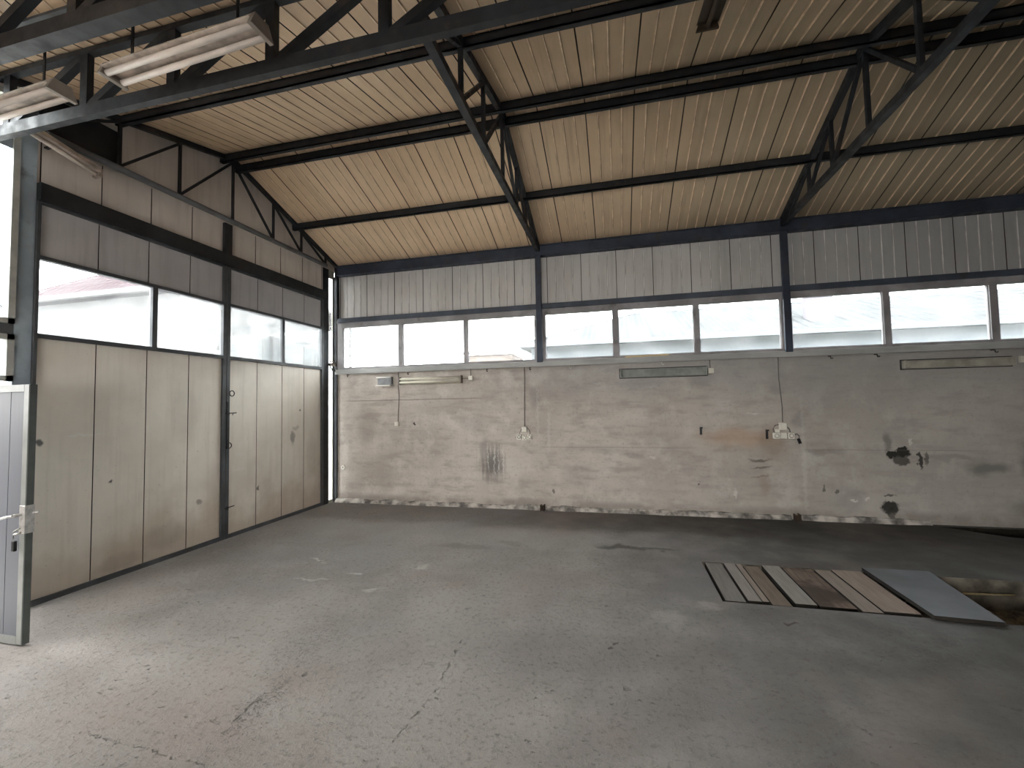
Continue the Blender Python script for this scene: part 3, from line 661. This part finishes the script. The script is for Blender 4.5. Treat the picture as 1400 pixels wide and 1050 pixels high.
# ------------------------------------------------------------------ open grey door (hinged on the left wall, swung into the room)
def door3():
    Y = -4.545; X0,X1,Z1 = .0,.757,1.862; th = .04
    e = empty('door_3',(X0,Y,0),'open grey steel door with pale frame at the left edge','door',None,'structure')
    t = .052; m = MB()
    m.box(X0,X0+t,Y,Y+th,.012,Z1,bev=.003); m.box(X1-t,X1,Y,Y+th,.012,Z1,bev=.003)
    m.box(X0+t,X1-t,Y,Y+th,.012,.012+t); m.box(X0+t,X1-t,Y,Y+th,Z1-t,Z1)
    m.out('frame',DOORFR,e)
    bx(X1,X1+.005,Y+.004,Y+th+.004,.012,Z1).out('edge_strip',DOOREDGE,e)
    MB().ribbed((0,Y+.012,0),(1,0,0),(0,0,1),(0,-1,0),X0+t,X1-t,.012+t,Z1-t,.16,.07,ribs=0,gw=.006,groove=.004,th=.025).out('panel',[DOORGREY,DOORGREY],e,solid=False)
    lk = bx(X1-.05,X1+.009,Y-.006,Y+.05,.79,.99,bev=.003).out('lock_case',CHROME,e)
    m = MB(); m.tube([(X1-.03,Y-.006,.925),(X1-.03,Y-.05,.925)],.011,10); m.tube([(X1-.03,Y-.048,.925),(X1-.10,Y-.05,.915),(X1-.165,Y-.05,.898)],[.010,.008,.010],10)
    m.out('lever_handle',CHROME,e)
    m = MB(); m.tube([(X1+.01,Y+.04,.93),(X1+.045,Y+.05,.935)],.008,8); m.tube([(X1-.03,Y-.01,.83),(X1-.05,Y-.03,.81),(X1-.055,Y-.03,.76)],.006,8); m.tube([(X1-.02,Y-.01,.80),(X1-.045,Y-.035,.79)],.008,8)
    m.out('key_bunch',CHROME,e)
    bx(X1-.068,X1-.038,Y-.035,Y-.015,.672,.745,bev=.005).out('padlock',DARKP,e)
    m = MB()
    for z in (.25,.95,1.6): m.tube([(X0+.005,Y+th+.004,z),(X0+.005,Y+th+.004,z+.1)],.012,10)
    m.out('hinge',STEEL_B,e)
door3()

# ------------------------------------------------------------------ roof sheeting
def slope(name,label,ya,yb,za,zb,x0=-.06,x1=XR):
    v = Vector((0,yb-ya,zb-za)); L = v.length; v.normalize(); n = Vector((1,0,0)).cross(v).normalized()
    if n.z > 0: n = -n
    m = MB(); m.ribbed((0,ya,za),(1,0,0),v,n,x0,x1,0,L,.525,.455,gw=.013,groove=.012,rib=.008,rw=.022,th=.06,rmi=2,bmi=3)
    return tag(m.out(name,[ROOFSHEET,SEAM,RIBSHADE,BEAD],solid=False,loc=(6,(ya+yb)/2,min(za,zb))),label,'ceiling',kind='structure')
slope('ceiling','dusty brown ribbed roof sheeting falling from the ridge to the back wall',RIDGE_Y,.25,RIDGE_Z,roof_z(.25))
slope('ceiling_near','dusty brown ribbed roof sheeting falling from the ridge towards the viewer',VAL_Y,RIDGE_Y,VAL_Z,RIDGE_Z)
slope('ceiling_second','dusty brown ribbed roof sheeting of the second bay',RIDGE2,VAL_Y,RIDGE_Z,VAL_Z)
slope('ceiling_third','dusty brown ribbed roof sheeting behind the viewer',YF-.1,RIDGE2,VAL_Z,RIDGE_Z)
bx(-.05,XR,VAL_Y-.09,VAL_Y+.09,VAL_Z-.05,VAL_Z-.03).out('valley_gutter',STEEL_L,loc=(6,VAL_Y,VAL_Z-.05))
tag(bpy.data.objects['valley_gutter'],'sheet steel valley gutter between the two lattice girders','gutter')

# purlins
def purlin(y,label,d=.095,w=.05):
    z1 = roof_z(y)-.012; m = MB()
    m.box(.02,XR,y-w/2,y-w/2+.012,z1-d,z1); m.box(.02,XR,y-w/2,y+w/2,z1-d,z1-d+.012); m.box(.02,XR,y-w/2,y+w/2,z1-.012,z1)
    tag(m.out('roof_purlin',STEEL,loc=(6,y,z1-d)),label,'purlin','roof purlins')
purlin(-1.05,'dark purlin halfway up the roof slope above the back wall')
purlin(RIDGE_Y+.115,'dark purlin just on the back wall side of the ridge')
purlin(RIDGE_Y-.115,'dark purlin just on the viewer side of the ridge')
purlin(-3.53,'dark purlin on the near roof slope just beyond the lattice girder',d=.085)

# transverse trusses
NODES = [-.36,-.95,-1.53,RIDGE_Y,-2.93,-3.55]
def truss(x,label,group='transverse roof trusses',s=1.0,cz=4.105,cd=.065):
    e = empty('roof_truss',(x,RIDGE_Y,cz),label,'truss',group)
    w = .055*s; d = .075*s
    for (ya,yb) in ((RIDGE_Y,.0),(RIDGE_Y,-4.42)):
        a = Vector((x,ya,roof_z(ya)-.012-d/2)); b = Vector((x,yb,(roof_z(yb) if yb < -1 else RIDGE_Z-SF*(yb-RIDGE_Y))-.012-d/2))
        MB().beam(a,b,w,d).out('top_chord',STEEL,e)
    m = MB()
    if s < .9: m.tube([(x,-.34,cz),(x,-4.12,cz)],cd*.55,14)
    else: m.beam((x,-.0,cz),(x,-4.36,cz),w*1.15,cd)
    m.out('bottom_chord',STEEL_P if s<.9 else STEEL,e)
    top = lambda y: roof_z(y)-.05
    for y in NODES:
        MB().beam((x,y,cz),(x,y,top(y)),.036*s,.036*s,up=(0,1,0)).out('vertical',STEEL,e)
    for A,B in ((3,2),(2,1),(1,0),(3,4),(4,5)):
        MB().beam((x,NODES[A],top(NODES[A])-.02),(x,NODES[B],cz+.02),.034*s,.034*s,up=(1,0,0)).out('diagonal',STEEL,e)
    MB().beam((x,NODES[5],top(NODES[5])-.02),(x,-4.36,cz+.02),.034*s,.034*s,up=(1,0,0)).out('diagonal',STEEL,e)
    return e
truss(.085,'slender gable truss standing against the wall above the gate',s=.75,cd=.06)
truss(COLX[0],'roof truss landing on the back wall column nearest the gate')
truss(COLX[1],'roof truss landing on the back wall column above the right socket group')
truss(COLX[2],'roof truss beyond the right edge of the view')

# longitudinal lattice girders at the valley
def girder(y,label,z0,z1,x0,step,n,wide=False):
    e = empty('lattice_girder',(0,y,z0),label,'girder','longitudinal lattice girders')
    bx(.014,XR-.01,y-.045 if wide else y-.045,y+.045 if wide else y+.005,z0,z0+.095).out('bottom_chord',STEEL,e)
    bx(.014,XR-.01,y-.035,y+.02,z1,z1+.04).out('top_chord',STEEL,e)
    xs = [x0+step*i for i in range(n)]
    for x in xs: bx(x-.036,x+.036,y-.03,y+.015,z0+.095,z1).out('vertical',STEEL,e)
    for a,b in zip(xs,xs[1:]):
        MB().beam((a+.03,y,z0+.09),(b-.03,y,z1+.01),.05,.06,up=(0,0,1)).out('diagonal',STEEL,e)
    return e
girder(-4.40,'dark lattice girder under the roof valley, lamps in front of it',3.885,4.395,.17,.846,15)
girder(-4.98,'dark lattice girder nearer the viewer at the upper left corner',3.885,4.395,.17,.846,15,True)

# ------------------------------------------------------------------ hanging lamps
def batten(p,q,label,w=.17,hang=None,dark=False,tubes=2,h=.05,arm=False):
    p,q = Vector(p),Vector(q); d = (q-p).normalized(); s = d.cross(Vector((0,0,1))).normalized(); u = s.cross(d).normalized()
    e = empty('batten_lamp',(p+q)/2,label,'lamp','battens under the roof')
    m = MB(); a,b = p+d*.02,q-d*.02
    m.hexa([a-s*w*.5,a+s*w*.5,b+s*w*.5,b-s*w*.5,a-s*w*.28+u*h,a+s*w*.28+u*h,b+s*w*.28+u*h,b-s*w*.28+u*h],bev=.004)
    m.out('housing',BROWNLAMP if dark else RUSTENAMEL,e)
    for c in (p,q-d*.03):
        m = MB(); m.hexa([c-s*w*.52-u*.045,c+s*w*.52-u*.045,c+d*.03+s*w*.52-u*.045,c+d*.03-s*w*.52-u*.045,c-s*w*.3+u*h,c+s*w*.3+u*h,c+d*.03+s*w*.3+u*h,c+d*.03-s*w*.3+u*h],bev=.004)
        m.out('lampholder',CAPM if not dark else BROWNLAMP,e)
    for k in ([-1,1] if tubes==2 else [0]):
        o = s*w*.27*k-u*.024
        MB().tube([p+d*.032+o,q-d*.032+o],.019,12).out('tube',DTUBE if not dark else BROWNLAMP,e)
    if arm:
        c = p.lerp(q,.45); MB().beam((-.003,c.y,c.z+.02),(c.x,c.y,c.z+.03),.03,.012).out('wall_arm',STEEL,e)
    if hang:
        for f in (.15,.85):
            c = p.lerp(q,f)+u*h
            MB().beam(c-u*.01,(c.x,c.y,hang),.006,.02,up=(1,0,0)).out('hanger',STEEL,e)
    return e
batten((1.73,-4.71,3.862),(2.92,-4.71,3.925),'twin-tube batten lamp hanging before the lattice girder, whole lamp in view',hang=VAL_Z-.052)
batten((.08,-4.71,3.815),(1.29,-4.71,3.855),'twin-tube batten lamp hanging at the left edge, cut by the frame',hang=VAL_Z-.052)
batten((.16,-4.34,4.06),(.16,-3.76,3.92),'short pale lamp hanging askew under the gable truss by the big column',w=.09,tubes=1,arm=True)
batten((5.70,-3.12,roof_z(-3.12)-.075),(5.70,-3.95,roof_z(-3.95)-.075),'dark brown batten lamp fixed flat to the near roof slope',w=.17,dark=True,tubes=1,h=.055)

# ------------------------------------------------------------------ the rest of the hall (behind and beside the viewer)
m = MB(); m.ribbed((XR,0,0),(0,1,0),(0,0,1),(-1,0,0),YF,0.1,0,5.0,.54,0,th=.05)
tag(m.out('wall_right',[WALLSHEET,SEAM],loc=(XR,-4.6,0),solid=False),'ribbed sheet wall at the right end of the hall','wall',kind='structure')
OPEN = (1.2,5.6)      # assumed gateway in the unseen front wall, shaped for its light
m = MB()
m.box(-.06,OPEN[0],YF-.1,YF,0,4.5); m.box(OPEN[1],XR,YF-.1,YF,0,4.5); m.box(OPEN[0],OPEN[1],YF-.1,YF,2.5,4.5)
tag(m.out('wall_front',WALLSHEET,loc=(6,YF,0)),'sheet wall with open gateway behind the viewer','wall',kind='structure')

# ------------------------------------------------------------------ outdoors
YARD = plain('pale_yard_concrete',(.50,.49,.47),.9)
m = MB(); m.box(-30,30,-30,30,-.35,-.12)
# keep the pit clear: yard is a frame round the hall
m.bm.free(); m = MB()
for a in ((-40,-.12,-40,40),(-.12,XR+.1,-40,YF-.1),(XR+.1,40,-40,40)): m.box(a[0],a[1],a[2],a[3],-.3,-.06)
tag(m.out('ground',YARD,loc=(0,0,-.3)),'pale yard around the workshop','ground',kind='structure')

HWALL = plain('white_house_render',(.105,.107,.108),.9,0,.05,spec=0.0); HRED = m_tiles('red_house_tiles',(.040,.028,.031),(.047,.036,.039)); HGLASS = plain('house_window_glass',(.040,.046,.048),.3,0,.1,spec=0.0); HFRAME = plain('white_house_frame',(.085,.086,.087),.6,0,.05,spec=0.0)
GTILE = m_tiles('grey_roof_tiles',(.050,.053,.055),(.064,.067,.069)); GWALL = plain('blue_grey_neighbour_wall',(.128,.143,.158),.9,0,.08,spec=0.0); MAUVE = plain('mauve_chimney_render',(.105,.098,.112),.9,0,.06,spec=0.0)
def house():
    X1,Y0 = -3.4,-.10
    e = empty('house',(-9,3,0),'white neighbouring house with red tiled roof seen through the gate windows','house')
    m = MB(); m.box(-7.95,X1,Y0,4.4,-.2,3.98)
    gb = [(X1,Y0,3.98),(X1,4.4,3.98),(X1,2.15,5.63)]; f1 = [m.bm.verts.new(p) for p in gb]; f2 = [m.bm.verts.new((x-.2,y,z)) for x,y,z in gb]
    m.bm.faces.new(f1); m.bm.faces.new(f2[::-1])
    for k in range(3): m.bm.faces.new((f1[k],f2[k],f2[(k+1)%3],f1[(k+1)%3]))
    m.out('wall',HWALL,e)
    m = MB(); A,B,Cc,D,E_,F_ = (-8.2,-.45,3.98),(X1+.3,-.45,3.98),(X1+.3,4.75,3.98),(-8.2,4.75,3.98),(X1+.3,2.15,5.72),(-6.5,2.15,5.72)
    up_ = lambda p:(p[0],p[1],p[2]+.06)
    top = [m.bm.verts.new(up_(p)) for p in (A,B,Cc,D,E_,F_)]; bot = [m.bm.verts.new(p) for p in (A,B,Cc,D,E_,F_)]
    for q in ((0,1,4,5),(2,3,5,4),(3,0,5)):
        m.bm.faces.new([top[k] for k in q]); m.bm.faces.new([bot[k] for k in q[::-1]])
    for a_,b_ in ((0,1),(1,4),(4,2),(2,3),(3,0)): m.bm.faces.new((bot[a_],bot[b_],top[b_],top[a_]))
    m.out('roof',HRED,e)
    bx(-8.2,X1+.2,-.55,-.46,3.93,4.02).out('gutter',HFRAME,e)
    def win(y0,y1,z0,z1,mul=None):
        m = MB(); t=.05
        m.box(X1,X1+.03,y0,y0+t,z0,z1); m.box(X1,X1+.03,y1-t,y1,z0,z1); m.box(X1,X1+.05,y0-.05,y1+.05,z0-.06,z0); m.box(X1,X1+.03,y0,y1,z1-t,z1)
        if mul: m.box(X1,X1+.03,mul-.03,mul+.03,z0,z1)
        f = m.out('window',HFRAME,e); bx(X1+.004,X1+.012,y0+t,y1-t,z0,z1-t).out('pane',HGLASS,f)
    win(.78,1.16,3.02,3.42,.98); win(1.95,2.72,2.3,3.36,2.5); win(3.36,3.70,2.3,3.32); win(3.82,4.15,2.3,3.30)
    m = MB(); m.box(X1,X1+.25,1.90,2.76,3.40,3.44); m.out('canopy',HFRAME,e)
    m = MB(); m.box(X1,X1+.35,3.05,3.3,3.38,3.42); m.out('lamp_bracket',HFRAME,e)
house()
bx(-1.7,-1.58,-9.5,-4.6,-.06,1.7).out('yard_fence',plain('dark_board_fence',(.05,.045,.04),.9,0,.3),loc=(-1.64,-7,-.06))  # unseen screen added to keep doorway light off the door leaf
tag(bpy.data.objects['yard_fence'],'dark board fence in the yard outside the open grey door','fence')
def neighbour():
    e = empty('building',(12,6,0),'low blue-grey building with pale tiled roof behind the back windows','building')
    bx(2.6,24,5.15,12,-.2,3.30).out('wall',GWALL,e)
    m = MB(); A=(2.3,4.85); z0,z1=3.22,4.62
    fr=[(2.3,4.85,z0),(24.3,4.85,z0),(24.3,12.4,z0),(2.3,12.4,z0)]; r=[(5.6,8.6,z1),(21,8.6,z1)]
    up=lambda p:(p[0],p[1],p[2]+.1)
    m.face([up(fr[0]),up(fr[1]),up(r[1]),up(r[0])]); m.face([up(fr[1]),up(fr[2]),up(r[1])]); m.face([up(fr[2]),up(fr[3]),up(r[0]),up(r[1])]); m.face([up(fr[3]),up(fr[0]),up(r[0])])
    m.face(fr[::-1])
    for i in range(4): m.face([fr[i],fr[(i+1)%4],up(fr[(i+1)%4]),up(fr[i])])
    m.out('roof',GTILE,e)
    bx(2.25,24.3,4.76,4.86,3.20,3.30).out('gutter',GWALL,e)
    c = bx(9.75,10.25,5.6,6.1,3.2,4.40).out('chimney',MAUVE,e)
neighbour()
tag(MB().tube([(-3.05,5,-.1),(-3.05,5,5.2)],.05,10).out('utility_pole',plain('grey_pole_wood',(.055,.057,.06),.9,0,.1,spec=0.0),loc=(-3.05,5,-.1)),'pale pole standing in the yard behind the first back window','pole')
e = empty('shed',(1.1,6.4,0),'small pale orange shed behind the second and third back windows','shed')
bx(.35,1.85,6.0,7.5,-.2,3.2).out('wall',plain('pale_orange_render',(.165,.135,.12),.9,0,.08,spec=0.0),e)
m = MB(); m.hexa([(.2,5.85,3.2),(2.0,5.85,3.2),(2.0,7.65,3.5),(.2,7.65,3.5),(.2,5.85,3.27),(2.0,5.85,3.27),(2.0,7.65,3.57),(.2,7.65,3.57)]); m.out('roof',GWALL,e)

m = MB(); m.box(-.12,XR+.1,.22,40,-.3,-.06)
tag(m.out('ground_back',plain('dark_weedy_strip',(.07,.08,.05),.95,0,.4),loc=(6,20,-.3)),'dark weedy strip behind the workshop','ground',kind='structure')  # unseen ground coloured dark so less light bounces in through the back windows
# ------------------------------------------------------------------ world, camera, view
w = bpy.data.worlds.new('overcast_sky'); SC.world = w; w.use_nodes = True
t = w.node_tree; t.nodes.clear()
bg = t.nodes.new('ShaderNodeBackground'); wo = t.nodes.new('ShaderNodeOutputWorld'); t.links.new(bg.outputs[0],wo.inputs[0])
bg.inputs[0].default_value = (1.0,.985,.965,1); bg.inputs[1].default_value = 13.0

cam = bpy.data.cameras.new('camera'); co = bpy.data.objects.new('camera',cam); COL.objects.link(co)
YAW,PITCH,ROLL = .2371,.0469,-.0188
fw = Vector((-math.sin(YAW)*math.cos(PITCH), math.cos(YAW)*math.cos(PITCH), math.sin(PITCH)))
rt = Vector((math.cos(YAW),math.sin(YAW),0)); up = rt.cross(fw)
r2 = math.cos(ROLL)*rt+math.sin(ROLL)*up; u2 = r2.cross(fw)
co.matrix_world = Matrix(((r2.x,u2.x,-fw.x,4.9058),(r2.y,u2.y,-fw.y,-6.7787),(r2.z,u2.z,-fw.z,1.65),(0,0,0,1)))
cam.sensor_width = 36; cam.lens = 36*592.8/1400; cam.clip_start = .05; cam.clip_end = 200
SC.camera = co
vs = SC.view_settings
SC.display_settings.display_device = 'sRGB'
vs.view_transform = 'Standard'; vs.look = 'None'; vs.gamma = 1; vs.use_curve_mapping = False; vs.exposure = 0.54
SC.cycles.max_bounces = 10; SC.cycles.diffuse_bounces = 8; SC.cycles.transparent_max_bounces = 12
SC.cycles.use_denoising = True
